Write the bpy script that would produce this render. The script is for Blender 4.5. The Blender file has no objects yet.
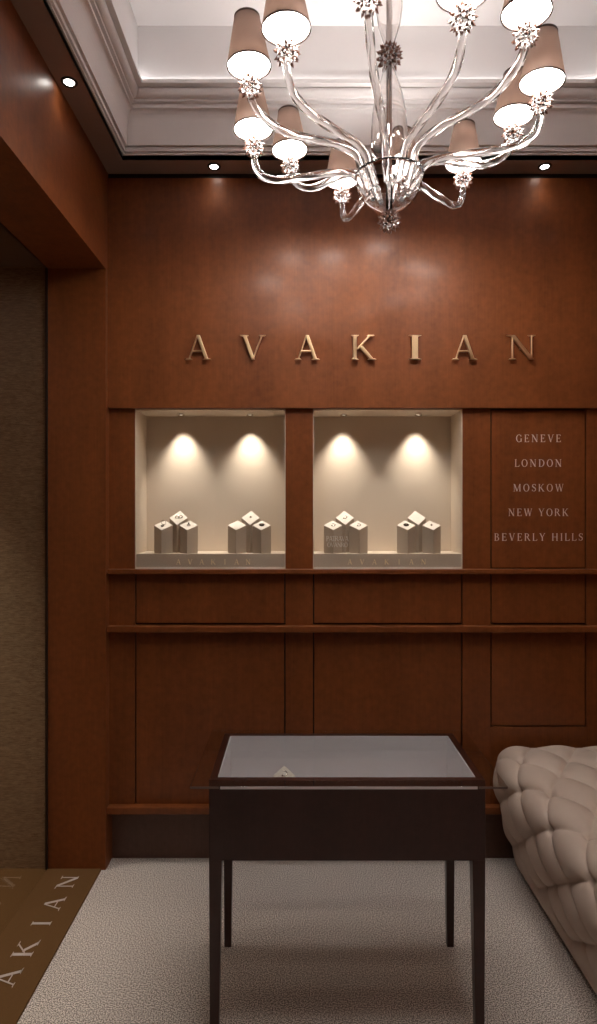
import bpy, bmesh, math, random
from mathutils import Vector, Matrix
R = math.radians
random.seed(7)
C = bpy.context.scene.collection
sc = bpy.context.scene
F = 627.0; EYE = 1.5

# ------------------------------------------------------------------ materials
MATS = {}
def new_mat(name):
    m = bpy.data.materials.new(name); m.use_nodes = True
    nt = m.node_tree; b = nt.nodes['Principled BSDF']
    MATS[name] = m
    return m, nt, b
def node(nt, t, **kw):
    n = nt.nodes.new(t)
    for k, v in kw.items(): setattr(n, k, v)
    return n
def plain(name, col, rough=.5, metal=0, coat=0, trans=0, ior=1.45, spec=.5, noise=0, nscale=40, bump=0):
    m, nt, b = new_mat(name)
    b.inputs['Base Color'].default_value = (*col, 1)
    b.inputs['Roughness'].default_value = rough
    b.inputs['Metallic'].default_value = metal
    b.inputs['Coat Weight'].default_value = coat
    b.inputs['Coat Roughness'].default_value = .12
    b.inputs['Transmission Weight'].default_value = trans
    b.inputs['IOR'].default_value = ior
    b.inputs['Specular IOR Level'].default_value = spec
    tc = node(nt, 'ShaderNodeTexCoord'); n = node(nt, 'ShaderNodeTexNoise')
    n.inputs['Scale'].default_value = nscale; n.inputs['Detail'].default_value = 4
    nt.links.new(tc.outputs['Object'], n.inputs['Vector'])
    if noise:
        cr = node(nt, 'ShaderNodeMix', data_type='RGBA')
        cr.inputs[6].default_value = (*[c * (1 - noise) for c in col], 1)
        cr.inputs[7].default_value = (*[min(1, c * (1 + noise)) for c in col], 1)
        nt.links.new(n.outputs['Fac'], cr.inputs[0]); nt.links.new(cr.outputs[2], b.inputs['Base Color'])
    if bump:
        bp = node(nt, 'ShaderNodeBump'); bp.inputs['Strength'].default_value = bump; bp.inputs['Distance'].default_value = .002
        nt.links.new(n.outputs['Fac'], bp.inputs['Height']); nt.links.new(bp.outputs['Normal'], b.inputs['Normal'])
    return m
def wood(name, dark, light, rough=.35, coat=.5, coat_rough=.18, fine=1.0):
    m, nt, b = new_mat(name)
    tc = node(nt, 'ShaderNodeTexCoord')
    mp = node(nt, 'ShaderNodeMapping'); mp.inputs['Scale'].default_value = (150 * fine, 150 * fine, 4 * fine)
    n1 = node(nt, 'ShaderNodeTexNoise'); n1.inputs['Scale'].default_value = 1; n1.inputs['Detail'].default_value = 5
    mp2 = node(nt, 'ShaderNodeMapping'); mp2.inputs['Scale'].default_value = (9, 9, .9)
    n2 = node(nt, 'ShaderNodeTexNoise'); n2.inputs['Scale'].default_value = 1; n2.inputs['Detail'].default_value = 3
    n3 = node(nt, 'ShaderNodeTexNoise'); n3.inputs['Scale'].default_value = 45; n3.inputs['Detail'].default_value = 2
    for mpx, nx in ((mp, n1), (mp2, n2)):
        nt.links.new(tc.outputs['Object'], mpx.inputs['Vector']); nt.links.new(mpx.outputs['Vector'], nx.inputs['Vector'])
    nt.links.new(tc.outputs['Object'], n3.inputs['Vector'])
    a = node(nt, 'ShaderNodeMath', operation='MULTIPLY_ADD'); a.inputs[1].default_value = .35; a.inputs[2].default_value = 0
    nt.links.new(n1.outputs['Fac'], a.inputs[0])
    c = node(nt, 'ShaderNodeMath', operation='MULTIPLY_ADD'); c.inputs[1].default_value = .55; 
    nt.links.new(n2.outputs['Fac'], c.inputs[0]); nt.links.new(a.outputs[0], c.inputs[2])
    d = node(nt, 'ShaderNodeMath', operation='MULTIPLY_ADD'); d.inputs[1].default_value = .5
    nt.links.new(n3.outputs['Fac'], d.inputs[0]); nt.links.new(c.outputs[0], d.inputs[2])
    r = node(nt, 'ShaderNodeValToRGB'); r.color_ramp.elements[0].position = .28
    r.color_ramp.elements[0].color = (*dark, 1); r.color_ramp.elements[1].color = (*light, 1)
    r.color_ramp.elements[1].position = .98
    nt.links.new(d.outputs[0], r.inputs[0]); nt.links.new(r.outputs[0], b.inputs['Base Color'])
    b.inputs['Roughness'].default_value = rough
    b.inputs['Specular IOR Level'].default_value = .3
    b.inputs['Coat Weight'].default_value = coat; b.inputs['Coat Roughness'].default_value = coat_rough
    return m
def emit(name, col, s):
    m, nt, b = new_mat(name)
    b.inputs['Base Color'].default_value = (.8, .8, .8, 1)
    b.inputs['Emission Color'].default_value = (*col, 1); b.inputs['Emission Strength'].default_value = s
    return m
def pane_mat(name, tint=(1, 1, 1), gloss=1.0):
    m, nt, b = new_mat(name); nt.nodes.remove(b)
    out = nt.nodes['Material Output']
    tr = node(nt, 'ShaderNodeBsdfTransparent'); tr.inputs[0].default_value = (*tint, 1)
    gl = node(nt, 'ShaderNodeBsdfGlossy'); gl.inputs['Roughness'].default_value = .01
    fr = node(nt, 'ShaderNodeFresnel'); ge = node(nt, 'ShaderNodeNewGeometry')
    ii = node(nt, 'ShaderNodeMath', operation='MULTIPLY_ADD'); ii.inputs[1].default_value = -.8333; ii.inputs[2].default_value = 1.5
    nt.links.new(ge.outputs['Backfacing'], ii.inputs[0]); nt.links.new(ii.outputs[0], fr.inputs[0])   # air-to-glass on the front, glass-to-air on the back
    mu = node(nt, 'ShaderNodeMath', operation='MULTIPLY'); mu.inputs[1].default_value = gloss
    mx = node(nt, 'ShaderNodeMixShader')
    nt.links.new(fr.outputs[0], mu.inputs[0]); nt.links.new(mu.outputs[0], mx.inputs[0])
    nt.links.new(tr.outputs[0], mx.inputs[1]); nt.links.new(gl.outputs[0], mx.inputs[2]); nt.links.new(mx.outputs[0], out.inputs[0])
    return m

W = wood('reddish_wood', (.108, .0285, .0088), (.255, .075, .019), rough=.42, coat=.06, coat_rough=.14)
WD = wood('table_wood', (.030, .0085, .0055), (.058, .017, .011), rough=.3, coat=.4, coat_rough=.15)
WP = wood('plinth_wood', (.085, .040, .027), (.14, .068, .046), rough=.45, coat=.2)
GAP = plain('dark_gap', (.012, .008, .007), .7)
PLASTER = plain('white_plaster', (.86, .835, .83), .75, noise=.02, nscale=8)
SOFFIT = plain('taupe_soffit', (.33, .24, .20), .6, noise=.04)
NICHE = plain('niche_linen', (.66, .56, .455), .85, noise=.04, nscale=300, bump=.2)
LEDGE = plain('ledge_linen', (.60, .50, .40), .8, noise=.04, nscale=200)
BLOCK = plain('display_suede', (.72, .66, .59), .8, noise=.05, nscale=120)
GOLD = plain('aged_brass', (.78, .54, .31), .36, metal=1)
GILT = plain('pale_gilt', (.95, .80, .50), .5)
BLOCKSHADE = plain('suede_side_shade', (.46, .375, .30), .8, noise=.05, nscale=120)  # same suede, with the shading of the sides put into its colour
SILVER = plain('white_gold', (.55, .5, .46), .2, metal=1)
DARKSTONE = plain('dark_jewel', (.05, .035, .03), .2)
PALEPRINT = plain('pale_print', (.80, .64, .60), .5)
WOVEN = plain('woven_letter', (.55, .47, .44), .9, noise=.15, nscale=300)
BLACKM = plain('black_channel', (.01, .009, .008), .4)
EDGEG = plain('ground_edge', (.17, .12, .10), .35)
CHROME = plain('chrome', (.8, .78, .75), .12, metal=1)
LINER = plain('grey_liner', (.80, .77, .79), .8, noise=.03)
SHADE = plain('taupe_shade', (.15, .105, .09), .8, noise=.06, nscale=300)
SHADER = plain('shade_rim', (.06, .035, .028), .7)
GLASS = plain('blown_glass', (.99, .975, .965), .02, trans=1, ior=1.45)
nt = SHADE.node_tree; b = nt.nodes['Principled BSDF']; tl = node(nt, 'ShaderNodeBsdfTranslucent'); tl.inputs[0].default_value = (.7, .55, .47, 1)
mx = node(nt, 'ShaderNodeMixShader'); mx.inputs[0].default_value = .12
nt.links.new(b.outputs[0], mx.inputs[1]); nt.links.new(tl.outputs[0], mx.inputs[2]); nt.links.new(mx.outputs[0], nt.nodes['Material Output'].inputs[0])
ARMG = plain('twisted_glass', (.97, .945, .93), .2, trans=1, ior=1.38)
AMBER = plain('amber_tip', (.25, .115, .075), .3)
TABLEGLASS = pane_mat('table_glass', (.97, .98, .975), 1.0)
PANE = pane_mat('thin_pane', (.97, .97, .96), 1.0)
SHOPPANE = pane_mat('shop_pane', (.9, .89, .87), 1.2)
LAMP = emit('lamp_diffuser', (1, .95, .9), 42)
DIML = emit('small_lens', (1, .9, .75), 1.2)
COVE = emit('cove_strip', (1, .96, .94), 3.2)
SPOTL = emit('downlight_lens', (1, .93, .85), 14)
# carpet
CARPET, nt, b = new_mat('loop_carpet')
tc = node(nt, 'ShaderNodeTexCoord'); n = node(nt, 'ShaderNodeTexNoise'); n.inputs['Scale'].default_value = 250; n.inputs['Detail'].default_value = 2.5
v = node(nt, 'ShaderNodeTexVoronoi'); v.inputs['Scale'].default_value = 330
nt.links.new(tc.outputs['Object'], n.inputs['Vector']); nt.links.new(tc.outputs['Object'], v.inputs['Vector'])
r = node(nt, 'ShaderNodeValToRGB'); r.color_ramp.elements[0].position = .42; r.color_ramp.elements[1].position = .58
r.color_ramp.elements[0].color = (.22, .185, .165, 1); r.color_ramp.elements[1].color = (.90, .81, .74, 1)
nt.links.new(n.outputs['Fac'], r.inputs[0]); nt.links.new(r.outputs[0], b.inputs['Base Color'])
b.inputs['Roughness'].default_value = .95
b.inputs['Specular IOR Level'].default_value = .1
bp = node(nt, 'ShaderNodeBump'); bp.inputs['Strength'].default_value = .1; bp.inputs['Distance'].default_value = .003
nt.links.new(v.outputs['Distance'], bp.inputs['Height']); nt.links.new(bp.outputs['Normal'], b.inputs['Normal'])
MAT = plain('brown_mat', (.125, .058, .014), .9, noise=.25, nscale=350, bump=.5)
HALL = plain('hall_ceiling', (.16, .13, .11), .8)
# woven wall fabric (horizontal slubs)
FABRIC, nt, b = new_mat('woven_wall_fabric')
tc = node(nt, 'ShaderNodeTexCoord'); mp = node(nt, 'ShaderNodeMapping'); mp.inputs['Scale'].default_value = (45, 45, 330)
n = node(nt, 'ShaderNodeTexNoise'); n.inputs['Scale'].default_value = 1; n.inputs['Detail'].default_value = 4
r = node(nt, 'ShaderNodeValToRGB'); r.color_ramp.elements[0].position = .35; r.color_ramp.elements[1].position = .68
r.color_ramp.elements[0].color = (.24, .165, .095, 1); r.color_ramp.elements[1].color = (.46, .335, .205, 1)
nt.links.new(tc.outputs['Object'], mp.inputs['Vector']); nt.links.new(mp.outputs['Vector'], n.inputs['Vector'])
nt.links.new(n.outputs['Fac'], r.inputs[0]); nt.links.new(r.outputs[0], b.inputs['Base Color']); b.inputs['Roughness'].default_value = .7
# bench leather/velvet
VELVET = plain('beige_upholstery', (.55, .44, .365), .62, noise=.05, nscale=25, bump=.08)
PITSHADE = plain('button_pit_shade', (.14, .105, .085), .6)  # buttons coloured darker than their fabric, standing in for the shadowed pits

# ------------------------------------------------------------------ helpers
def box(bm, x0, x1, y0, y1, z0, z1, mi=0):
    vs = [bm.verts.new((x, y, z)) for x in (x0, x1) for y in (y0, y1) for z in (z0, z1)]
    for q in ((0, 1, 3, 2), (4, 6, 7, 5), (0, 4, 5, 1), (2, 3, 7, 6), (0, 2, 6, 4), (1, 5, 7, 3)):
        f = bm.faces.new([vs[i] for i in q]); f.material_index = mi
def prism(bm, pts, fn, h, mi=0):
    """pts 2-D outline; fn(u,v,w)->xyz ; extruded w 0..h"""
    a = [bm.verts.new(fn(u, v, 0)) for u, v in pts]; c = [bm.verts.new(fn(u, v, h)) for u, v in pts]
    n = len(pts)
    bm.faces.new(a[::-1]).material_index = mi; bm.faces.new(c).material_index = mi
    for i in range(n): bm.faces.new((a[i], a[(i + 1) % n], c[(i + 1) % n], c[i])).material_index = mi
def lathe(bm, prof, seg=32, loc=(0, 0, 0), mi=0, cap=True):
    rings = []
    for r_, z in prof:
        rings.append([bm.verts.new((loc[0] + r_ * math.cos(2 * math.pi * k / seg), loc[1] + r_ * math.sin(2 * math.pi * k / seg), loc[2] + z)) for k in range(seg)])
    for a, b_ in zip(rings, rings[1:]):
        for k in range(seg):
            f = bm.faces.new((a[k], a[(k + 1) % seg], b_[(k + 1) % seg], b_[k])); f.material_index = mi; f.smooth = True
    if cap:
        bm.faces.new(rings[0][::-1]).material_index = mi; bm.faces.new(rings[-1]).material_index = mi
def tube(bm, pts, rad, seg=12, flute=0, lobes=4, twist=0, mi=0, taper=None):
    pts = [Vector(p) for p in pts]; rings = []; L = 0
    up = Vector((0, 1, .001)).normalized(); prev = None
    for i, p in enumerate(pts):
        t = (pts[min(i + 1, len(pts) - 1)] - pts[max(i - 1, 0)]).normalized()
        if prev is None:
            a = t.cross(up).normalized() if abs(t.dot(up)) < .95 else t.cross(Vector((1, 0, 0))).normalized()
        else:
            a = (prev - t * prev.dot(t)).normalized()
        prev = a; b_ = t.cross(a)
        if i: L += (p - pts[i - 1]).length
        ring = []
        for k in range(seg):
            th = 2 * math.pi * k / seg
            rr = rad * (taper(i / (len(pts) - 1)) if taper else 1) * (1 + flute * math.cos(lobes * th - twist * L))
            ring.append(bm.verts.new(p + (a * math.cos(th) + b_ * math.sin(th)) * rr))
        rings.append(ring)
    for a, b_ in zip(rings, rings[1:]):
        for k in range(seg):
            f = bm.faces.new((a[k], a[(k + 1) % seg], b_[(k + 1) % seg], b_[k])); f.smooth = True; f.material_index = mi
    bm.faces.new(rings[0][::-1]).material_index = mi; bm.faces.new(rings[-1]).material_index = mi
def catmull(P, n=8):
    P = [Vector(p) for p in P]; P = [P[0] * 2 - P[1]] + P + [P[-1] * 2 - P[-2]]; out = []
    for i in range(1, len(P) - 2):
        for k in range(n):
            t = k / n
            out.append(.5 * ((2 * P[i]) + (P[i + 1] - P[i - 1]) * t + (2 * P[i - 1] - 5 * P[i] + 4 * P[i + 1] - P[i + 2]) * t * t + (3 * P[i] - P[i - 1] - 3 * P[i + 1] + P[i + 2]) * t ** 3))
    out.append(P[-2]); return out
def obj(name, bm, mats, parent=None, bevel=0, loc=None, recalc=True):
    if recalc: bmesh.ops.recalc_face_normals(bm, faces=bm.faces)
    me = bpy.data.meshes.new(name); bm.to_mesh(me); bm.free()
    for m in (mats if isinstance(mats, (list, tuple)) else [mats]): me.materials.append(m)
    o = bpy.data.objects.new(name, me); C.objects.link(o)
    if parent: o.parent = parent
    if loc: o.location = loc
    if bevel:
        md = o.modifiers.new('bevel', 'BEVEL'); md.width = bevel; md.segments = 2; md.limit_method = 'ANGLE'; md.angle_limit = R(40)
    return o
def tag(o, label, cat, group=None, kind=None):
    o['label'] = label; o['category'] = cat
    if group: o['group'] = group
    if kind: o['kind'] = kind
    return o
def thing(name, label, cat, loc=(0, 0, 0), group=None):
    o = bpy.data.objects.new(name, None); C.objects.link(o); o.location = loc
    o.empty_display_size = .05
    return tag(o, label, cat, group)
def struct(name, bm, m, bevel=0, label=None):
    o = obj(name, bm, m, bevel=bevel); o['kind'] = 'structure'
    if label: o['label'] = label
    return o
def children(o): return [c for c in bpy.data.objects if c.parent == o]
def copy_tree(o, parent=None):
    c = o.copy(); C.objects.link(c)
    if parent: c.parent = parent
    for ch in children(o): copy_tree(ch, c)
    return c
def bx(*a):
    bm = bmesh.new(); box(bm, *a); return bm

# ------------------------------------------------------------------ serif lettering
T, t_, S = .135, .055, .045
def dg(x0, y0, x1, y1, w): return [(x0 - w / 2, y0), (x0 + w / 2, y0), (x1 + w / 2, y1), (x1 - w / 2, y1)]
def sf(x, y, hw):
    d = S if y < .5 else -S
    return [(x - hw, y), (x + hw, y), (x + hw * .55, y + d), (x - hw * .55, y + d)]
def arc(cx, cy, rx, ry, th, tv, a0, a1, n=14):
    out = []; 
    for i in range(n):
        q = []
        for j, inner in ((i, 0), (i + 1, 0), (i + 1, 1), (i, 1)):
            a = R(a0 + (a1 - a0) * j / n)
            q.append((cx + (rx - inner * th) * math.cos(a), cy + (ry - inner * tv) * math.sin(a)))
        out.append(q)
    return out
def curve(pts, ws):
    P = catmull([(x, y, 0) for x, y in pts], 5); out = []; n = len(P)
    def wd(i):
        f = i / (n - 1) * (len(ws) - 1); k = min(int(f), len(ws) - 2); return ws[k] + (ws[k + 1] - ws[k]) * (f - k)
    L, Rr = [], []
    for i, p in enumerate(P):
        tt = (P[min(i + 1, n - 1)] - P[max(i - 1, 0)]).normalized(); nn = Vector((-tt.y, tt.x, 0)) * wd(i) / 2
        L.append((p.x + nn.x, p.y + nn.y)); Rr.append((p.x - nn.x, p.y - nn.y))
    for i in range(n - 1): out.append([L[i], Rr[i], Rr[i + 1], L[i + 1]])
    return out
def stem(x, w=T): return [dg(x, 0, x, 1, w), sf(x, 0, .15), sf(x, 1, .15)]
G = {}
G['A'] = (.98, [dg(.16, 0, .47, .97, t_), dg(.82, 0, .50, 1, T), dg(.25, .33, .25, .33 + t_, 0) and [(.25, .32), (.72, .32), (.70, .375), (.27, .375)], sf(.15, 0, .14), sf(.83, 0, .17)])
G['V'] = (.98, [dg(.50, 0, .18, 1, T), dg(.50, 0.03, .82, 1, t_), sf(.18, 1, .17), sf(.83, 1, .14)])
G['K'] = (.96, stem(.19) + [dg(.27, .42, .74, 1, t_ + .02), dg(.80, 0, .38, .56, T + .03), sf(.75, 1, .15), sf(.80, 0, .17)])
G['I'] = (.40, stem(.20))
G['N'] = (1.06, [dg(.20, 0, .20, 1, t_), dg(.84, 0, .84, 1, t_), dg(.84, 0, .20, 1, T + .03), sf(.20, 0, .14), sf(.14, 1, .15), sf(.84, 1, .14)])
G['E'] = (.80, stem(.19) + [[(.19, 0), (.70, 0), (.74, .2), (.70, .2), (.62, .05), (.19, .05)], [(.19, 1), (.19, .95), (.60, .95), (.66, .82), (.70, .82), (.68, 1)], [(.19, .49), (.50, .49), (.50, .54), (.19, .54)], [(.5, .4), (.54, .4), (.54, .63), (.5, .63)]])
G['L'] = (.76, stem(.19) + [[(.19, 0), (.70, 0), (.75, .24), (.71, .24), (.60, .05), (.19, .05)]])
G['O'] = (.98, arc(.49, .5, .44, .52, .14, .05, 0, 360, 26))
G['D'] = (.95, [dg(.19, 0, .19, 1, T), sf(.15, 0, .13), sf(.15, 1, .13)] + arc(.36, .5, .52, .5, .14, .05, -90, 90, 16) + [[(.19, 0), (.37, 0), (.37, .05), (.19, .05)], [(.19, .95), (.37, .95), (.37, 1), (.19, 1)]])
G['G'] = (.98, arc(.49, .5, .43, .52, .14, .05, 42, 318, 22) + [dg(.80, .06, .80, .42, .13), sf(.80, .42, .15), [(.76, .68), (.80, .68), (.80, .95), (.76, .95)]])
G['S'] = (.70, curve([(.60, .80), (.50, .94), (.32, .96), (.16, .84), (.18, .66), (.36, .54), (.54, .42), (.60, .24), (.46, .06), (.28, .04), (.12, .18)], [.04, .05, .06, .1, .13, .14, .13, .1, .06, .05, .04]) + [[(.58, .74), (.62, .74), (.62, .98), (.58, .98)], [(.09, .02), (.13, .02), (.13, .28), (.09, .28)]])
G['M'] = (1.2, [dg(.17, 0, .19, 1, t_), dg(1.02, 0, 1.0, 1, T), dg(.59, .02, .22, 1, T), dg(.59, .02, .98, 1, t_), sf(.17, 0, .14), sf(1.02, 0, .17), sf(.16, 1, .12), sf(1.04, 1, .12)])
G['W'] = (1.34, [dg(.42, 0, .16, 1, T), dg(.42, 0.03, .67, .95, t_), dg(.92, 0, .66, 1, T), dg(.92, .03, 1.17, 1, t_), sf(.17, 1, .16), sf(.66, 1, .15), sf(1.17, 1, .13)])
G['Y'] = (.96, [dg(.48, 0, .48, .48, T), dg(.48, .42, .17, 1, T), dg(.50, .45, .80, 1, t_), sf(.48, 0, .15), sf(.18, 1, .16), sf(.80, 1, .13)])
G['R'] = (.94, stem(.19) + arc(.38, .75, .32, .25, .13, .05, -90, 90, 12) + [[(.19, .50), (.39, .50), (.39, .55), (.19, .55)], [(.19, .95), (.39, .95), (.39, 1), (.19, 1)], dg(.80, 0, .44, .52, T + .02), sf(.82, 0, .14)])
G['B'] = (.86, stem(.19) + arc(.38, .76, .28, .24, .12, .05, -90, 90, 12) + arc(.40, .27, .34, .27, .13, .05, -90, 90, 12) + [[(.19, .49), (.41, .49), (.41, .54), (.19, .54)], [(.19, .95), (.39, .95), (.39, 1), (.19, 1)], [(.19, 0), (.41, 0), (.41, .05), (.19, .05)]])
G['H'] = (1.02, stem(.19) + stem(.80) + [[(.19, .48), (.80, .48), (.80, .53), (.19, .53)]])
G['P'] = (.78, stem(.19) + arc(.38, .74, .30, .26, .13, .05, -90, 90, 12) + [[(.19, .48), (.39, .48), (.39, .53), (.19, .53)], [(.19, .95), (.39, .95), (.39, 1), (.19, 1)]])
G['T'] = (.86, [dg(.43, 0, .43, 1, T), sf(.43, 0, .15), [(.06, 1), (.80, 1), (.82, .78), (.78, .78), (.70, .95), (.16, .95), (.08, .78), (.04, .78)]])
G[' '] = (.38, [])
def glyph(bm, ch, fn, h):
    for p in G[ch][1]: prism(bm, p, fn, h)

# ------------------------------------------------------------------ room geometry
XL, XR, YB, YF = -.808, 1.354, 2.654, -.70
YM = 2.676                                  # plane of the panelled middle wall
ZC = 2.935; ZP = 2.52; YP = 2.627; XG = -1.052
def px(p, Y): return (p - 298.5) / F * Y
def pz(p, Y): return EYE - (p - 512) / F * Y

bm = bx(-2.3, 1.5, -.85, 2.9, -.05, 0); struct('floor', bm, CARPET)
# upper back wall
bm = bmesh.new(); box(bm, XL - .05, XR + .05, YB, 2.95, pz(408, YB), 2.914); struct('wall_back', bm, W, .0015)
bm = bmesh.new(); box(bm, XL - .05, XR + .05, YB + .008, 2.95, 2.914, 2.95); struct('trim_1', bm, GAP)
# middle / lower back wall carcass with openings for the two niches and recesses for panels
GR = .0055
ztop, zs1, zs2, zs3 = pz(408, YB), 1.246, 1.006, .250
cols = [(px(135, YM), px(285.5, YM)), (px(313, YM), px(462.5, YM)), (px(490.5, YM), px(586.5, YM))]
xl, xr = XL - .05, XR + .05
stiles = [(xl, cols[0][0]), (cols[0][1], cols[1][0]), (cols[1][1], cols[2][0]), (cols[2][1], xr)]
bm = bmesh.new()
for a, b_ in stiles: box(bm, a, b_, YM, 2.72, .22, ztop)
ND = .19
box(bm, cols[2][0], cols[2][1], YM, 2.715, .22, pz(727, YM))       # rail below the short tall panel
o = struct('wall_back_panelling', bm, W, .001)
o.name = 'wall_back_lower'
bm = bmesh.new(); box(bm, xl + .001, xr - .001, YM + .0148, 2.716, .222, zs1); box(bm, cols[2][0] - .01, cols[2][1] + .01, YM + .0148, 2.716, zs1, ztop)
struct('trim_6', bm, GAP)
bm = bx(xl, xr, 2.718, 2.80, 0, .25); struct('baseboard_back', bm, WP)
def ledge(n, z0, z1, yf):
    bm = bx(XL, XR, yf, 2.72, z0, z1); struct(n, bm, W, .003)
ledge('trim_2', 1.238, 1.2575, 2.645)
ledge('trim_3', .992, 1.0175, 2.640)
ledge('trim_4', .225, .254, 2.640)
# panels
def panel(c, z0, z1, label, name='wall_panel'):
    x0, x1 = cols[c]
    bm = bx(x0 + GR, x1 - GR, YM + .001, YM + .0145, z0, z1)
    o = obj(name, bm, W, bevel=.0012)
    return tag(o, label, 'wall panel', 'reddish wood wall panels')
panel(0, 1.026, 1.238, 'small reddish-brown wood panel under the left display window, between two ledges')
panel(1, 1.026, 1.238, 'small reddish-brown wood panel under the right display window, between two ledges')
panel(2, 1.026, 1.238, 'small wood panel between two ledges directly below the list of cities')
panel(0, .254, .992, 'tall reddish-brown wood panel left of the display table, under the left window')
panel(1, .254, .992, 'tall reddish-brown wood panel rising behind the middle of the display table')
panel(2, pz(725.5, YM), .992, 'reddish-brown wood panel above the tufted bench')
city = panel(2, 1.262, ztop - .006, 'wood panel printed with pale city names, right of the display windows', 'city_panel')
def word(bm, s, cx, zbase, cap, width, y, th=.0006, flip=1, sel=None):
    adv = [G[c][0] for c in s]; ls = (width / cap - sum(adv) * .92) / max(1, len(s) - 1)
    x = -width / 2
    for k, (c, a) in enumerate(zip(s, adv)):
        x0 = x
        if sel is None or k in sel: glyph(bm, c, lambda u, v, w, x0=x0: (cx + flip * (x0 + u * cap * .92), y - w, zbase + v * cap), th)
        x += (a * .92 + ls) * cap
for s, a, b_, yc in (('GENEVE', 515.7, 561.2, 438.3), ('LONDON', 514.4, 562, 463), ('MOSKOW', 513, 564, 487.7), ('NEW YORK', 508, 568.6, 512.3), ('BEVERLY HILLS', 494, 583, 537)):
    Y = YM + .001; i0 = 0
    for wrd in s.split(' '):
        bm = bmesh.new()
        word(bm, s, px((a + b_) / 2, Y), pz(yc + 3.7, Y), .0315, px(b_, Y) - px(a, Y), Y, sel=range(i0, i0 + len(wrd)))
        obj('city_name', bm, PALEPRINT, city, recalc=False)['label'] = 'pale printed word ' + wrd.title(); i0 += len(wrd) + 1

# left wall: pier, header over the portal, near part
bm = bmesh.new()
box(bm, -1.05, XL, YP, 2.95, 0, ZC + .02)
box(bm, -1.05, XL, .35, YP, ZP, ZC + .02)
box(bm, -1.05, XL, YF, .35, 0, ZC + .02)
struct('wall_left', bm, W)
bm = bx(XR, XR + .1, YF, 2.95, 0, ZC + .02); struct('wall_right', bm, W)
bm = bx(XL - .3, XR + .1, YF - .1, YF, 0, ZC + .02); struct('wall_front', bm, W)
# entrance side seen through the glass
bm = bx(-2.25, -1.0502, 2.632, 2.75, 0, 2.6); struct('wall_entrance', bm, FABRIC)
bm = bx(-2.35, -2.25, YF, 2.75, 0, 2.6); struct('wall_entrance_side', bm, FABRIC)
bm = bx(-2.25, -1.05, YF - .1, YF, 0, 2.6); struct('wall_entrance_front', bm, FABRIC)
bm = bx(-2.25, -1.0501, YF, 2.632, 2.53, 2.6); struct('ceiling_entrance', bm, HALL)
bm = bx(-2.25, -1.0501, YF, 2.632, -.03, .003); struct('floor_entrance', bm, MAT)
w = thing('window_1', 'clear glass shop wall at the left portal', 'window', (0, 0, 0)); w['kind'] = 'structure'
del w['category']
obj('window_pane', bx(-1.0565, -1.0512, .36, 2.624, .007, 2.522), SHOPPANE, w)
bm = bmesh.new(); box(bm, -1.0575, -1.0502, 2.620, 2.6315, .003, 2.53); box(bm, -1.0575, -1.0502, .35, 2.62, 2.518, 2.53)
obj('window_frame', bm, BLACKM, w)
bm = bmesh.new(); box(bm, -1.0602, -1.0576, 2.622, 2.6315, .003, 2.53); obj('metal_edge', bm, SHADER, w)
for zz in (pz(806, 2.6), pz(817, 2.6)):
    obj('hinge', bx(-1.0615, -1.0570, 2.615, 2.6195, zz - .006, zz + .006), CHROME, w, .001)

# entrance mat with woven letters
XM = -.8255
mat = thing('entrance_mat', 'brown entrance mat with pale woven letters at the left portal', 'mat')
obj('mat_base', bx(-1.0500, XM, .36, YP - .001, .0, .0065), MAT, mat)
for ch, yc, wd in (('N', 2.533, .098), ('A', 2.389, .088), ('I', 2.276, .034), ('K', 2.144, .09), ('A', 2.010, .088), ('V', 1.877, .088), ('A', 1.745, .088)):
    bm = bmesh.new(); cap = .069; sx = wd / G[ch][0]
    glyph(bm, ch, lambda u, v, w_, sx=sx, yc=yc, wd=wd: (-.899 - v * cap, yc - wd / 2 + u * sx, .006 + w_), .0012)
    obj('woven_letter', bm, WOVEN, mat, recalc=True)['label'] = 'pale woven letter ' + ch

# ------------------------------------------------------------------ ceiling
CX0, CX1, CY1, CY0 = -.7165, 1.2625, 2.553, .75
bm = bmesh.new()
for a in ((XL - .05, CX0, YF, 2.7), (CX1, XR + .05, YF, 2.7), (CX0, CX1, CY1, 2.7), (CX0, CX1, YF, CY0)):
    box(bm, *a, ZC, ZC + .03)
struct('ceiling_border', bm, SOFFIT)
prof = [(.0008, 2.932), (.0008, 2.951), (.008, 2.951), (.008, 2.956), (.003, 2.956), (.003, 2.962), (.014, 2.962), (.014, 2.976), (.009, 2.976), (.009, 2.981), (.0227, 2.981), (.0227, 2.990)]
for k in range(1, 9):
    q = k / 9 * math.pi / 2
    prof.append((.0227 + .022 * (1 - math.cos(q)), 2.990 + .122 * math.sin(q)))
prof += [(.0448, 3.112), (.053, 3.112), (.053, 3.123), (.047, 3.123), (.047, 3.132), (.062, 3.132), (.063, 3.140)]
for k in range(1, 6):
    q = k / 6 * math.pi / 2
    prof.append((.063 + .021 * math.sin(q), 3.140 + .02 * (1 - math.cos(q))))
prof += [(.085, 3.160), (.085, 3.168), (.077, 3.168), (.077, 3.177), (.103, 3.177), (.103, 3.192), (.083, 3.192), (.083, 3.416)]
bm = bmesh.new(); rings = []
for t0, z in [(.0008, 2.966)] + prof:
    rings.append([bm.verts.new(p) for p in ((CX0 + t0, CY0 + t0, z), (CX1 - t0, CY0 + t0, z), (CX1 - t0, CY1 - t0, z), (CX0 + t0, CY1 - t0, z))])
outer = [bm.verts.new((x, y, z)) for z in (3.43, 2.966) for x, y in ((CX0 - .04, CY0 - .04), (CX1 + .04, CY0 - .04), (CX1 + .04, CY1 + .04), (CX0 - .04, CY1 + .04))]
loops = rings + [outer[:4], outer[4:]]
for a, b_ in zip(loops, loops[1:] + [loops[0]]):
    for k in range(4): bm.faces.new((a[k], a[(k + 1) % 4], b_[(k + 1) % 4], b_[k]))
struct('trim_5', bm, PLASTER)
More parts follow.
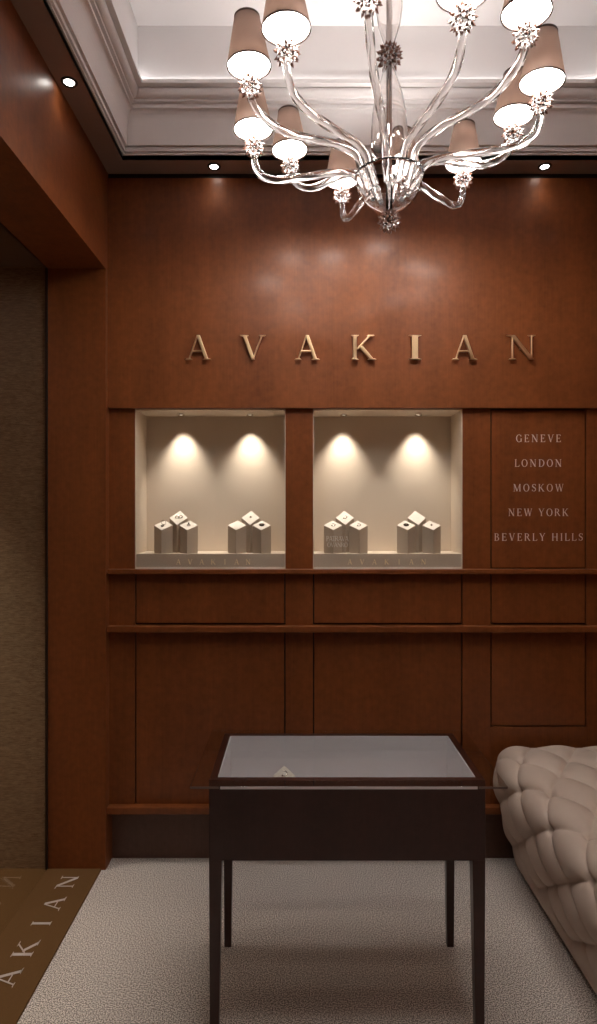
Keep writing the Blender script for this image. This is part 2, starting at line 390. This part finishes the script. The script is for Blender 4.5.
cv = thing('cove_light', 'thin warm-white light strip hidden on the cornice ledge around the ceiling', 'light strip', (.273, 1.65, 3.192))
for a in ((CX0 + .09, CX1 - .09, CY1 - .097, CY1 - .087), (CX0 + .09, CX1 - .09, CY0 + .087, CY0 + .097), (CX0 + .087, CX0 + .097, CY0 + .1, CY1 - .1), (CX1 - .097, CX1 - .087, CY0 + .1, CY1 - .1)):
    obj('strip', bx(a[0] - .273, a[1] - .273, a[2] - 1.65, a[3] - 1.65, 0, .003), COVE, cv)
bm = bx(CX0, CX1, CY0, CY1, 3.415, 3.45); struct('ceiling', bm, PLASTER)

def lamp(kind, name, loc, power, col=(1, .9, .78), size=.03, rot=None, spot=None, blend=.5, shape=None, parent=None):
    l = bpy.data.lights.new(name, kind); l.energy = power; l.color = col
    if kind == 'AREA': l.size = size
    else: l.shadow_soft_size = size
    if kind == 'SPOT': l.spot_size = R(spot); l.spot_blend = blend
    o = bpy.data.objects.new(name, l); C.objects.link(o); o.location = loc
    if rot: o.rotation_euler = rot
    if parent: o.parent = parent
    return o
def downlight(x, y, z, label, power=.35, spot=95):
    t = thing('recessed_downlight', label, 'downlight', (x, y, z), 'recessed ceiling downlights')
    bm = bmesh.new(); lathe(bm, [(.0175, .002), (.0175, -.003), (.0255, -.0045), (.0275, -.001), (.0275, .002)], 32, cap=False)
    obj('trim_ring', bm, BLACKM, t)
    bm = bmesh.new(); lathe(bm, [(.0165, -.0005), (.0165, -.0025), (.001, -.0025)], 24, cap=False)
    obj('lens', bm, SPOTL, t)
    lamp('SPOT', 'downlight_beam', (0, 0, -.012), power, size=.015 if power < 1 else .06, spot=spot, blend=.8, parent=t)
downlight(px(545, 2.60), 2.603, ZC, 'small round ceiling downlight at upper right above the letter N')
downlight(px(214, 2.60), 2.603, ZC, 'small round ceiling downlight above the first brass letter, by the back wall')
downlight(-.765, 2.092, ZC, 'small round ceiling downlight in the border along the left wall')
downlight(-.765, 1.2, ZC, 'small round ceiling downlight of the left border nearer the viewer')
downlight(1.308, 2.05, ZC, 'small round ceiling downlight in the border along the right wall')
downlight(1.308, 1.2, ZC, 'small round ceiling downlight of the right border nearer the viewer')
for x in (-.55, 0, .55, 1.1):  # unseen downlights added as fill light from the near side
    for y in (.42, -.25):
        downlight(x, y, ZC, 'small round unseen downlight added as fill in the near ceiling border', power=2.8, spot=130)
downlight(-1.75, 2.22, 2.53, 'small round unseen downlight added in the dark entrance ceiling', 85, 70)  # entrance downlights are unseen, added to light the fabric wall
downlight(-1.75, 1.2, 2.53, 'small round unseen downlight added in the entrance ceiling, nearer the viewer', 45, 70)

# ------------------------------------------------------------------ brass wall letters
names = {'A': 'A', 'V': 'V'}
lt = [('A', 185.5, 212, 'first letter at the far left of the row'), ('V', 240, 266.3, 'the only V, second in the row'), ('A', 294.3, 320, 'letter A between V and K'),
      ('K', 350.5, 376.3, 'the only K, middle of the row'), ('I', 407.8, 421, 'the only I, narrowest of the row'), ('A', 451, 476.7, 'letter A between I and N'), ('N', 505, 534.5, 'the N that ends the row at the right')]
for ch, a, b_, d in lt:
    bm = bmesh.new(); cap = .1025; x0 = px(a, YB); w_ = px(b_, YB) - x0
    us = [u for p in G[ch][1] for u, v in p]; u0, u1 = min(us), max(us)
    fn = lambda u, v, w2: (x0 + (u - u0) / (u1 - u0) * w_, YB - .006 - w2, pz(360.3, YB) + v * cap)
    glyph(bm, ch, fn, .012)
    box(bm, x0 + w_ * .47, x0 + w_ * .53, YB - .0065, YB + .001, pz(360.3, YB) + (.33 if ch in 'A' else .04 if ch == 'V' else .42) * cap, pz(360.3, YB) + (.37 if ch in 'A' else .08 if ch == 'V' else .5) * cap)
    o = obj('brass_letter', bm, GOLD, bevel=.0028)
    tag(o, 'raised brass wall letter, ' + d, 'letter', 'brass letters on the wood wall')

# ------------------------------------------------------------------ display windows
YBK = YM + ND
def display_window(c, label, letx):
    x0, x1 = cols[c]
    z0, z1 = 1.2575, ztop
    t = thing('display_window', label, 'display window', ((x0 + x1) / 2, YM, z0), 'lit display windows')
    ox, oy, oz = t.location
    bm = bmesh.new(); e = .012
    box(bm, x0 - ox, x1 - ox, YBK - oy, YBK + e - oy, 0, z1 - z0)
    box(bm, x0 - ox, x0 + .0035 - ox, .001, ND, 0, z1 - z0)
    box(bm, x1 - .0035 - ox, x1 - ox, .001, ND, 0, z1 - z0)
    box(bm, x0 + .0035 - ox, x1 - .0035 - ox, .001, ND, z1 - z0 - .004, z1 - z0)
    obj('lining', bm, NICHE, t)
    zl = 1.3215 - z0
    led = obj('plinth_ledge', bx(x0 + .0035 - ox, x1 - .0035 - ox, .010, ND, 0, zl), LEDGE, t, .001)
    led['label'] = 'low beige ledge carrying small gilt letters'
    n = 7; s = 'AVAKIAN'; a, b_ = letx
    for i, ch in enumerate(s):
        bm = bmesh.new(); cx = px(a + (b_ - a) * i / 6, YM) - ox; cap = .022
        glyph(bm, ch, lambda u, v, w2: (cx + (u - G[ch][0] / 2) * cap, .010 - w2, .018 + v * cap), .003)
        obj('gilt_letter', bm, GILT, led, recalc=True)['label'] = 'small gilt letter ' + ch
    # light frame at the foot and glass front
    obj('sill_strip', bx(x0 + .0035 - ox, x1 - .0035 - ox, -.002, .004, 0, .0065), BLOCK, t)
    p = obj('glass_pane', bx(x0 + .0036 - ox, x1 - .0036 - ox, .0045, .0075, .0005, z1 - z0 - .0045), PANE, t)
    return t, p
d1, pane1 = display_window(0, 'lit beige display window at the left with six jewellery blocks', (178, 248))
d2, pane2 = display_window(1, 'lit beige display window at the right, nearer the city names', (350, 424))
# reflected lettering, painted as pale glyphs on the right window's glass
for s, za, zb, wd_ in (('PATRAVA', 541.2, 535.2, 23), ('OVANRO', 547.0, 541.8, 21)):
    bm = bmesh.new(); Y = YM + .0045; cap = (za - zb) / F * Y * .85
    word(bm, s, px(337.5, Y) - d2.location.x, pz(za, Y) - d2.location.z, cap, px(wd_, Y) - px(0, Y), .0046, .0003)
    o = obj('painted_reflection', bm, BLOCK, pane2, recalc=False); o['label'] = 'tiny pale lettering painted for a reflection in the glass'
for p in (181, 250, 343.5, 418.5):
    x = px(p, 2.80)
    t = thing('display_spotlight', {181: 'small spotlight over the left blocks of the left window', 250: 'small spotlight over the right blocks of the left window', 343.5: 'small spotlight over the left blocks of the right window', 418.5: 'small spotlight over the right blocks of the right window'}[p], 'spotlight', (x, 2.799, ztop - .004), 'display window spotlights')
    bm = bmesh.new(); lathe(bm, [(.010, .0005), (.010, -.005), (.014, -.006), (.015, .0005)], 20, cap=False); obj('ring', bm, CHROME, t)
    bm = bmesh.new(); lathe(bm, [(.010, -.001), (.010, -.003), (.0005, -.003)], 20, cap=False); obj('lens', bm, DIML, t)
    lamp('SPOT', 'spot_beam', (0, 0, -.008), 7.5, col=(1, .90, .78), size=.012, rot=(R(8), 0, 0), spot=74, blend=1, parent=t)

# jewellery blocks with slanted tops
def block_mesh(hf, hb, d):
    bm = bmesh.new(); hm = (hf + hb) / 2
    b0 = [(0, -d), (d, 0), (0, d), (-d, 0)]; hs = [hf, hm, hb, hm]
    a = [bm.verts.new((x, y, 0)) for x, y in b0]; c = [bm.verts.new((x, y, h)) for (x, y), h in zip(b0, hs)]
    bm.faces.new(a[::-1]); bm.faces.new(c)
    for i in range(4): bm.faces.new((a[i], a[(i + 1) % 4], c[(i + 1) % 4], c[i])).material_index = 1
    return bm
proto_l = None; proto_h = None
ZLG = 1.3215
def block(pxc, y, high, label, group='suede display blocks in the windows'):
    global proto_l, proto_h
    x = px(pxc, y)
    if high:
        if proto_h is None: proto_h = o = obj('display_block', block_mesh(.122, .184, .0405), [BLOCK, BLOCKSHADE], bevel=.0008)
        else: o = proto_h.copy(); C.objects.link(o)
    else:
        if proto_l is None: proto_l = o = obj('display_block', block_mesh(.101, .141, .0405), [BLOCK, BLOCKSHADE], bevel=.0008)
        else: o = proto_l.copy(); C.objects.link(o)
    o.location = (x, y, ZLG)
    tag(o, label, 'display block', group)
    s = .062 / .081 if high else .04 / .081
    h = (.122 + .184) / 2 if high else .121
    return Vector((x, y, ZLG + h)), math.atan(s)
def jewel(kind, at, tilt, label, name='ring', cat='ring', group='jewellery on the display blocks', dx=0, dy=0):
    bm = bmesh.new()
    def loop(cx, cy, cz, r_, th, up=False, a0=0, a1=360, mi=0):
        P = []
        n = 28
        for k in range(n + 1):
            a = R(a0 + (a1 - a0) * k / n)
            P.append((cx + r_ * math.cos(a), cy, cz + r_ + r_ * math.sin(a)) if up else (cx + r_ * math.cos(a), cy + r_ * math.sin(a), cz))
        tube(bm, P, th, 8, mi=mi)
    def gem(x, y, z, r_, mi=1):
        lathe(bm, [(r_ * .3, -r_ * .8), (r_, 0), (r_ * .6, r_ * .5), (r_ * .1, r_ * .55)], 8, (x, y, z), mi)
    if kind == 'upright': loop(.001, .004, .001, .0105, .0014, True); loop(-.002, -.008, .0014, .006, .0018, mi=1)
    elif kind == 'hoops': loop(-.006, 0, .0016, .009, .0015); loop(.007, .001, .0018, .0095, .0015); gem(.015, -.004, .003, .003)
    elif kind == 'gem': loop(0, -.002, .0014, .007, .0016); gem(0, .005, .008, .0042); lathe(bm, [(.002, -.001), (.002, .005)], 8, (0, .005, .001))
    elif kind == 'stud': gem(0, 0, .003, .0045, 0); loop(0, 0, .001, .004, .001, mi=1)
    elif kind == 'brooch':
        loop(0, 0, .002, .009, .0026, mi=1); loop(0, 0, .003, .0045, .002, mi=1); gem(0, 0, .004, .003, 0)
        for k in range(8): gem(.0115 * math.cos(k * .785), .0115 * math.sin(k * .785), .003, .0022, 1)
    elif kind == 'curl': loop(0, 0, .0016, .010, .0017, a0=-120, a1=110); gem(-.005, -.009, .003, .0032)
    o = obj(name, bm, [SILVER, DARKSTONE])
    n = Vector((0, -math.sin(tilt), math.cos(tilt)))
    o.location = at + Vector((dx, dy * math.cos(tilt), dy * math.sin(tilt))) - n * .0003; o.rotation_euler = (tilt, 0, 0)
    return tag(o, label, cat, group)
groups = [
 ('left blocks of the left window', (163.4, 188.7, 178.6), ('upright', 'gem', 'hoops')),
 ('right blocks of the left window', (237.0, 261.8, 250.6), (None, 'brooch', 'stud')),
 ('left blocks of the right window', (333.0, 358.5, 344.8), ('curl', 'curl', 'curl')),
 ('right blocks of the right window', (406.2, 431.5, 416.7), ('brooch', 'stud', None))]
JN = {'upright': ('ring', 'slim upright silver ring', 'ring'), 'gem': ('ring', 'small ring with a dark stone', 'ring'), 'hoops': ('hoop_earrings', 'pair of silver hoops', 'earrings'), 'brooch': ('brooch', 'dark round jewelled brooch', 'brooch'), 'stud': ('stud_earring', 'tiny silver stud', 'earring'), 'curl': ('ring', 'open curved silver ring', 'ring')}
for g, (a, b_, c), js in groups:
    for pos, p, y, hi, jk in (('left front', a, 2.733, False, js[0]), ('right front', b_, 2.733, False, js[1]), ('rear, tallest', c, 2.784, True, js[2])):
        at, tl = block(p, y, hi, 'pale slant-topped suede block, %s of the %s' % (pos, g))
        if jk:
            nm, ds, ct = JN[jk]
            jewel(jk, at, tl, '%s on %s block, %s' % (ds, pos.replace(', tallest', ''), g), nm, ct, dy=.004 if hi else 0)

# ------------------------------------------------------------------ display table
TX, TW, TYF, TYB = .140, .3975, 1.803, 2.185
ZT = .7285; ZB = .497
tb = thing('display_table', 'dark wood jewellery display table with glass top and four tapered legs', 'table', (TX, (TYF + TYB) / 2, 0))
ty = tb.location.y; yf, yb = TYF - ty, TYB - ty
bm = bmesh.new(); th = .022
box(bm, -TW, TW, yf, yf + th, ZB, ZT); box(bm, -TW, TW, yb - th, yb, ZB, ZT)
box(bm, -TW, -TW + th, yf + th, yb - th, ZB, ZT); box(bm, TW - th, TW, yf + th, yb - th, ZB, ZT)
box(bm, -TW + th, TW - th, yf + th, yb - th, ZB, ZB + .015)
obj('case', bm, WD, tb, .001)
bm = bmesh.new(); e = .003; a, b_ = TW - th, yf + th; c = yb - th; zl = .550
box(bm, -a, a, b_, b_ + e, zl, ZT - .004); box(bm, -a, a, c - e, c, zl, ZT - .001)
box(bm, -a, -a + e, b_ + e, c - e, zl, ZT - .001); box(bm, a - e, a, b_ + e, c - e, zl, ZT - .001)
box(bm, -a + e, a - e, b_ + e, c - e, zl, zl + .004)
obj('liner', bm, LINER, tb)['label'] = 'pale grey lining inside the case'
for sx in (-1, 1):
    for back in (0, 1):
        bm = bmesh.new(); wt, wb = .037, .0255
        if back: wt, wb = .032, .0235
        x_out = sx * TW; y0 = yb if back else yf; sy = -1 if back else 1
        def q(wd, z): return [bm.verts.new(p) for p in ((x_out - sx * (wt - wd) * .2, y0 + sy * (wt - wd) * .1, z), (x_out - sx * ((wt - wd) * .2 + wd), y0 + sy * (wt - wd) * .1, z), (x_out - sx * ((wt - wd) * .2 + wd), y0 + sy * ((wt - wd) * .1 + wd), z), (x_out - sx * (wt - wd) * .2, y0 + sy * ((wt - wd) * .1 + wd), z))]
        A, B = q(wb, 0), q(wt, ZB + .0002)
        bm.faces.new(A[::-1]); bm.faces.new(B)
        for i in range(4): bm.faces.new((A[i], A[(i + 1) % 4], B[(i + 1) % 4], B[i]))
        obj('leg', bm, WD, tb, .001)
gt = obj('glass_top', bx(-.4425, .4425, 1.744 - ty, 2.200 - ty, ZT, ZT + .008), TABLEGLASS, tb, .0012)
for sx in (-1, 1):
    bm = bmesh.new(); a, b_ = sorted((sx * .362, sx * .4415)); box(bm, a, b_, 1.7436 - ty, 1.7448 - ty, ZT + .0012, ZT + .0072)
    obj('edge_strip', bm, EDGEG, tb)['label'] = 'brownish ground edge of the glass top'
obj('edge_strip', bx(-.358, .358, 1.7432 - ty, 1.7445 - ty, ZT + .0005, ZT + .0075), LINER, tb)['label'] = 'pale strip painted for the lining refracted in the front glass edge'  # refraction of the pale lining, painted as a strip on the glass edge
# block and ring inside the table
o = proto_l.copy(); C.objects.link(o); o.location = (px(284, 1.98), 1.98, .554)
o.scale = (.88, .88, .93)
tag(o, 'pale slant-topped block inside the glass display table', 'display block')
jewel('curl', Vector((o.location.x, 1.98, 0.554 + .121 * .93)), math.atan(.04 / .081), 'open curved silver ring on the block inside the display table', group='jewellery on the display blocks', dy=.008)

# ------------------------------------------------------------------ tufted bench
half = [(.925, .03), (.90, .085), (.868, .17), (.845, .25), (.829, .31), (.821, .36), (.817, .41), (.822, .455), (.838, .488), (.868, .508), (.91, .517), (.97, .519), (1.03, .519), (1.08, .519)]
full = [(x, 0, z) for x, z in half] + [(2.16 - x, 0, z) for x, z in half[-2::-1]]
P = catmull(full, 10)
acc = [0]
for a, b_ in zip(P, P[1:]): acc.append(acc[-1] + (b_ - a).length)
NS = 260
def at_s(s):
    lo = 0
    for i in range(len(acc) - 1):
        if acc[i + 1] >= s: lo = i; break
    else: lo = len(acc) - 2
    f = (s - acc[lo]) / max(1e-9, acc[lo + 1] - acc[lo]); p = P[lo].lerp(P[lo + 1], f)
    t = (P[min(lo + 2, len(P) - 1)] - P[max(lo - 1, 0)]).normalized()
    return p, Vector((-t.z, 0, t.x))
Ltot = acc[-1]
# arc length where z = .36 on the left flank
s36 = next(acc[i] for i in range(len(P)) if P[i].z >= .36)
RS = .0945; YS = .1435; Y0b = 2.496
YE1, YE0 = 2.628, 1.55
NY = 300; bm = bmesh.new(); grid = []
for j in range(NY + 1):
    y = YE0 + (YE1 - YE0) * j / NY
    d = min(y - YE0, YE1 - y); rc = .04
    ins = rc - math.sqrt(max(0, rc * rc - (rc - d) ** 2)) if d < rc else 0
    row = []
    for i in range(NS + 1):
        s = Ltot * i / NS; p, n_ = at_s(s)
        u = (s - s36) / RS; v_ = (y - Y0b) / YS
        a, b_ = (u + v_) / 2, (u - v_) / 2
        sa, sb = abs(math.sin(math.pi * a)), abs(math.sin(math.pi * b_))
        h = (sa * sb) ** .42
        # button dimple
        bu = math.hypot((a - round(a)), (b_ - round(b_)))
        h -= .75 * math.exp(-(bu / .09) ** 2)
        fade = min(1, max(0, (s - .03) / .08), max(0, (Ltot - .03 - s) / .08))
        fade *= min(1, d / .03)
        if u > -2 and u < -1.1: pass
        dsp = .031 * (h - 1) * fade + .017
        q = p + n_ * (dsp - ins * .9)
        q.x = max(.79, min(1.351, q.x))
        row.append(bm.verts.new((q.x, y, max(.03, q.z))))
    grid.append(row)
for a, b_ in zip(grid, grid[1:]):
    for i in range(NS):
        f = bm.faces.new((a[i], a[i + 1], b_[i + 1], b_[i])); f.smooth = True
for row in (grid[0], grid[-1]): bm.faces.new(row)
bm.faces.new([r_[0] for r_ in grid] + [r_[-1] for r_ in reversed(grid)])
bench = thing('tufted_bench', 'beige deep-buttoned upholstered bench along the right wall', 'bench', (1.08, 2.1, 0))
up_ = obj('upholstery', bm, VELVET); up_.parent = bench; up_.location = (-1.08, -2.1, 0)
for k in range(-1, 6):
    s = s36 + k * RS
    p, n_ = at_s(s)
    for m_ in range(-7, 1):
        if (k + m_) % 2: continue
        y = Y0b + m_ * YS
        if y < YE0 + .04 or y > YE1 - .04: continue
        bm = bmesh.new(); lathe(bm, [(.0008, .0032), (.0035, .0028), (.0055, .0012), (.0062, -.002)], 12, cap=False)
        for vv in list(bm.verts): pass
        o = obj('button', bm, PITSHADE, bench)
        o.rotation_mode = 'QUATERNION'; o.rotation_quaternion = n_.to_track_quat('Z', 'Y')
        q = p + n_ * (-.0345)
        o.location = (q.x - 1.08, y - 2.1, q.z)
for sx in (-.10, .20):
    for y in (YE0 + .08, YE1 - .08):
        bm = bmesh.new(); lathe(bm, [(.015, 0), (.02, .034)], 16)
        obj('leg', bm, WD, bench, loc=(sx, y - 2.1, 0))

# ------------------------------------------------------------------ chandelier
HX, HY = .273, 1.888
ch = thing('chandelier', 'clear blown-glass chandelier with twelve taupe-shaded lamps', 'chandelier', (HX, HY, 2.36))
OZ = -2.36
def spiky(bm, r_, cz=0, n=46, k=.34):
    # clear core with amber-tipped pointed petals
    bmesh.ops.create_icosphere(bm, subdivisions=2, radius=r_ * .66, matrix=Matrix.Translation((0, 0, cz)))
    for f in bm.faces: f.smooth = True
    ga = math.pi * (3 - math.sqrt(5))
    for i in range(n):
        z = 1 - 2 * (i + .5) / n; rr = math.sqrt(1 - z * z); th = ga * i
        d = Vector((rr * math.cos(th), rr * math.sin(th), z))
        a = d.orthogonal().normalized(); b_ = d.cross(a)
        base, mid, tip = [], [], None
        for q in range(5):
            w2 = a * math.cos(q * 1.2566) + b_ * math.sin(q * 1.2566)
            base.append(bm.verts.new(d * r_ * .58 + w2 * r_ * .15 + Vector((0, 0, cz))))
            mid.append(bm.verts.new(d * r_ * .82 + w2 * r_ * .135 + Vector((0, 0, cz))))
        tip = bm.verts.new(d * r_ * 1.08 + Vector((0, 0, cz)))
        for q in range(5):
            bm.faces.new((base[q], base[(q + 1) % 5], mid[(q + 1) % 5], mid[q])).material_index = 0
            bm.faces.new((mid[q], mid[(q + 1) % 5], tip)).material_index = 1
# central stem
bm = bmesh.new(); lathe(bm, [(.0095, 2.40 + OZ), (.0095, 2.50 + OZ), (.013, 2.51 + OZ), (.0095, 2.52 + OZ), (.0095, 3.40 + OZ)], 20)
obj('stem', bm, GLASS, ch)
bm = bmesh.new()
def shell(prof, th=.003): return prof + [(max(.0008, r_ - th), z) for r_, z in reversed(prof)]
bowl = [(.100 * math.sin(q * math.pi / 28), 2.506 - .098 * math.cos(q * math.pi / 28) + OZ) for q in range(1, 15)] + [(.1035, 2.512 + OZ)]
inner = [(.0965 * math.sin(q * math.pi / 28), 2.506 - .0945 * math.cos(q * math.pi / 28) + OZ) for q in range(14, 0, -1)]
lathe(bm, [(r_, z) for r_, z in bowl] + inner, 48, cap=False); obj('bowl', bm, GLASS, ch)
bm = bmesh.new()
v1 = [(.016, 2.845), (.020, 2.82), (.030, 2.79), (.042, 2.75), (.051, 2.70), (.055, 2.65), (.055, 2.60), (.048, 2.572), (.030, 2.556), (.014, 2.550)]
lathe(bm, [(r_, z + OZ) for r_, z in v1 + [(max(.0105, r_ - .0028), z + (.0028 if z < 2.58 else 0)) for r_, z in reversed(v1)]], 40, cap=False); obj('glass_baluster', bm, GLASS, ch)
bm = bmesh.new()
v2 = [(.014, 2.905), (.022, 2.93), (.033, 2.965), (.040, 3.01), (.040, 3.06), (.034, 3.12), (.022, 3.17), (.015, 3.2), (.02, 3.26), (.028, 3.32), (.02, 3.36), (.014, 3.38)]
lathe(bm, [(r_, z + OZ) for r_, z in v2 + [(max(.0105, r_ - .0028), z) for r_, z in reversed(v2)]], 40, cap=False); obj('glass_baluster', bm, GLASS, ch)
bm = bmesh.new(); lathe(bm, [(.012, 3.375 + OZ), (.05, 3.39 + OZ), (.06, 3.4155 + OZ)], 40); obj('ceiling_rose', bm, CHROME, ch)
bm = bmesh.new(); spiky(bm, .040, 2.87 + OZ, 60); obj('collar_rosette', bm, [GLASS, AMBER], ch)['label'] = 'spiked glass collar with amber tips'
bm = bmesh.new(); spiky(bm, .035, 2.376 + OZ, 60); obj('finial', bm, [GLASS, AMBER], ch)['label'] = 'spiked glass ball with amber tips under the bowl'
pa1 = [(.060, 2.462), (.080, 2.500), (.092, 2.542), (.118, 2.568), (.187, 2.584), (.27, 2.586), (.338, 2.598), (.388, 2.628), (.418, 2.664), (.4255, 2.704)]
pa2 = [(.062, 2.462), (.084, 2.492), (.103, 2.525), (.137, 2.542), (.20, 2.545), (.28, 2.544), (.36, 2.549), (.405, 2.570), (.427, 2.610), (.429, 2.660)]
def arm(pa):
    cx, cz = pa[-1]; cz += OZ
    bm = bmesh.new()
    pts = catmull([(r_, 0, z + OZ) for r_, z in pa], 9)
    tube(bm, pts, .0105, 20, .10, 4, 60, taper=lambda f: .75 + .35 * math.sin(math.pi * f) ** .5)
    a = obj('arm', bm, ARMG, ch)
    bm = bmesh.new(); spiky(bm, .034, 0, 46); obj('rosette', bm, [GLASS, AMBER], a, loc=(cx, 0, cz))
    bm = bmesh.new(); lathe(bm, [(.0075, .018), (.011, .026), (.0075, .034), (.0065, .072)], 16)
    obj('glass_candle', bm, GLASS, a, loc=(cx, 0, cz))
    ti = R(2.5)
    bm = bmesh.new(); z0 = .058; h = .136; r0, r1 = .0625, .036
    lathe(bm, [(r0, z0), (r1, z0 + h), (r1 - .0015, z0 + h), (r0 - .0015, z0), (r0, z0)], 40, cap=False)
    for f in bm.faces: f.smooth = True
    for zz, rr in ((z0 - .001, r0), (z0 + h - .004, r1 + .0003)):
        lathe(bm, [(rr + .0007, zz), (rr + .0005, zz + (.003 if zz < .1 else .006)), (rr - .003, zz + (.003 if zz < .1 else .006)), (rr - .003, zz), (rr + .0007, zz)], 40, cap=False, mi=1)
    s = obj('lamp_shade', bm, [SHADE, SHADER], a, loc=(cx, 0, cz)); s.rotation_euler = (0, ti, 0)
    bm = bmesh.new(); lathe(bm, [(r0 - .0032, z0 + .004), (r0 - .0032, z0 + .0065)], 40)
    d = obj('diffuser', bm, LAMP, a, loc=(cx, 0, cz)); d['label'] = 'glowing white disc under the shade'; d.rotation_euler = (0, ti, 0)
    lamp('POINT', 'bulb_light', (cx, 0, cz + z0 + .098), LP, col=(1, .93, .89), size=.014, parent=a)
    return a
LP = 1.7
ar1, ar2 = arm(pa1), arm(pa2)
for k in range(12):
    base = ar1 if k % 2 == 0 else ar2
    a = base if k < 2 else copy_tree(base, ch)
    a.rotation_euler = (0, 0, R(15 + 30 * k + .2))

# ------------------------------------------------------------------ camera
cam = bpy.data.cameras.new('camera'); co = bpy.data.objects.new('camera', cam); C.objects.link(co)
co.location = (0, 0, EYE); co.rotation_euler = (R(90), 0, 0)
cam.sensor_fit = 'VERTICAL'; cam.sensor_height = 36; cam.sensor_width = 36; cam.lens = F / 1024 * 36
cam.clip_start = .01
sc.camera = co
wd = bpy.data.worlds.new('world'); sc.world = wd; wd.use_nodes = True
wd.node_tree.nodes['Background'].inputs[0].default_value = (.02, .018, .016, 1)
sc.view_settings.view_transform = 'Standard'; sc.view_settings.look = 'None'
sc.view_settings.exposure = .66; sc.view_settings.gamma = 1; sc.view_settings.use_curve_mapping = False
sc.cycles.max_bounces = 16; sc.cycles.transmission_bounces = 14; sc.cycles.transparent_max_bounces = 16
sc.cycles.sample_clamp_indirect = 6
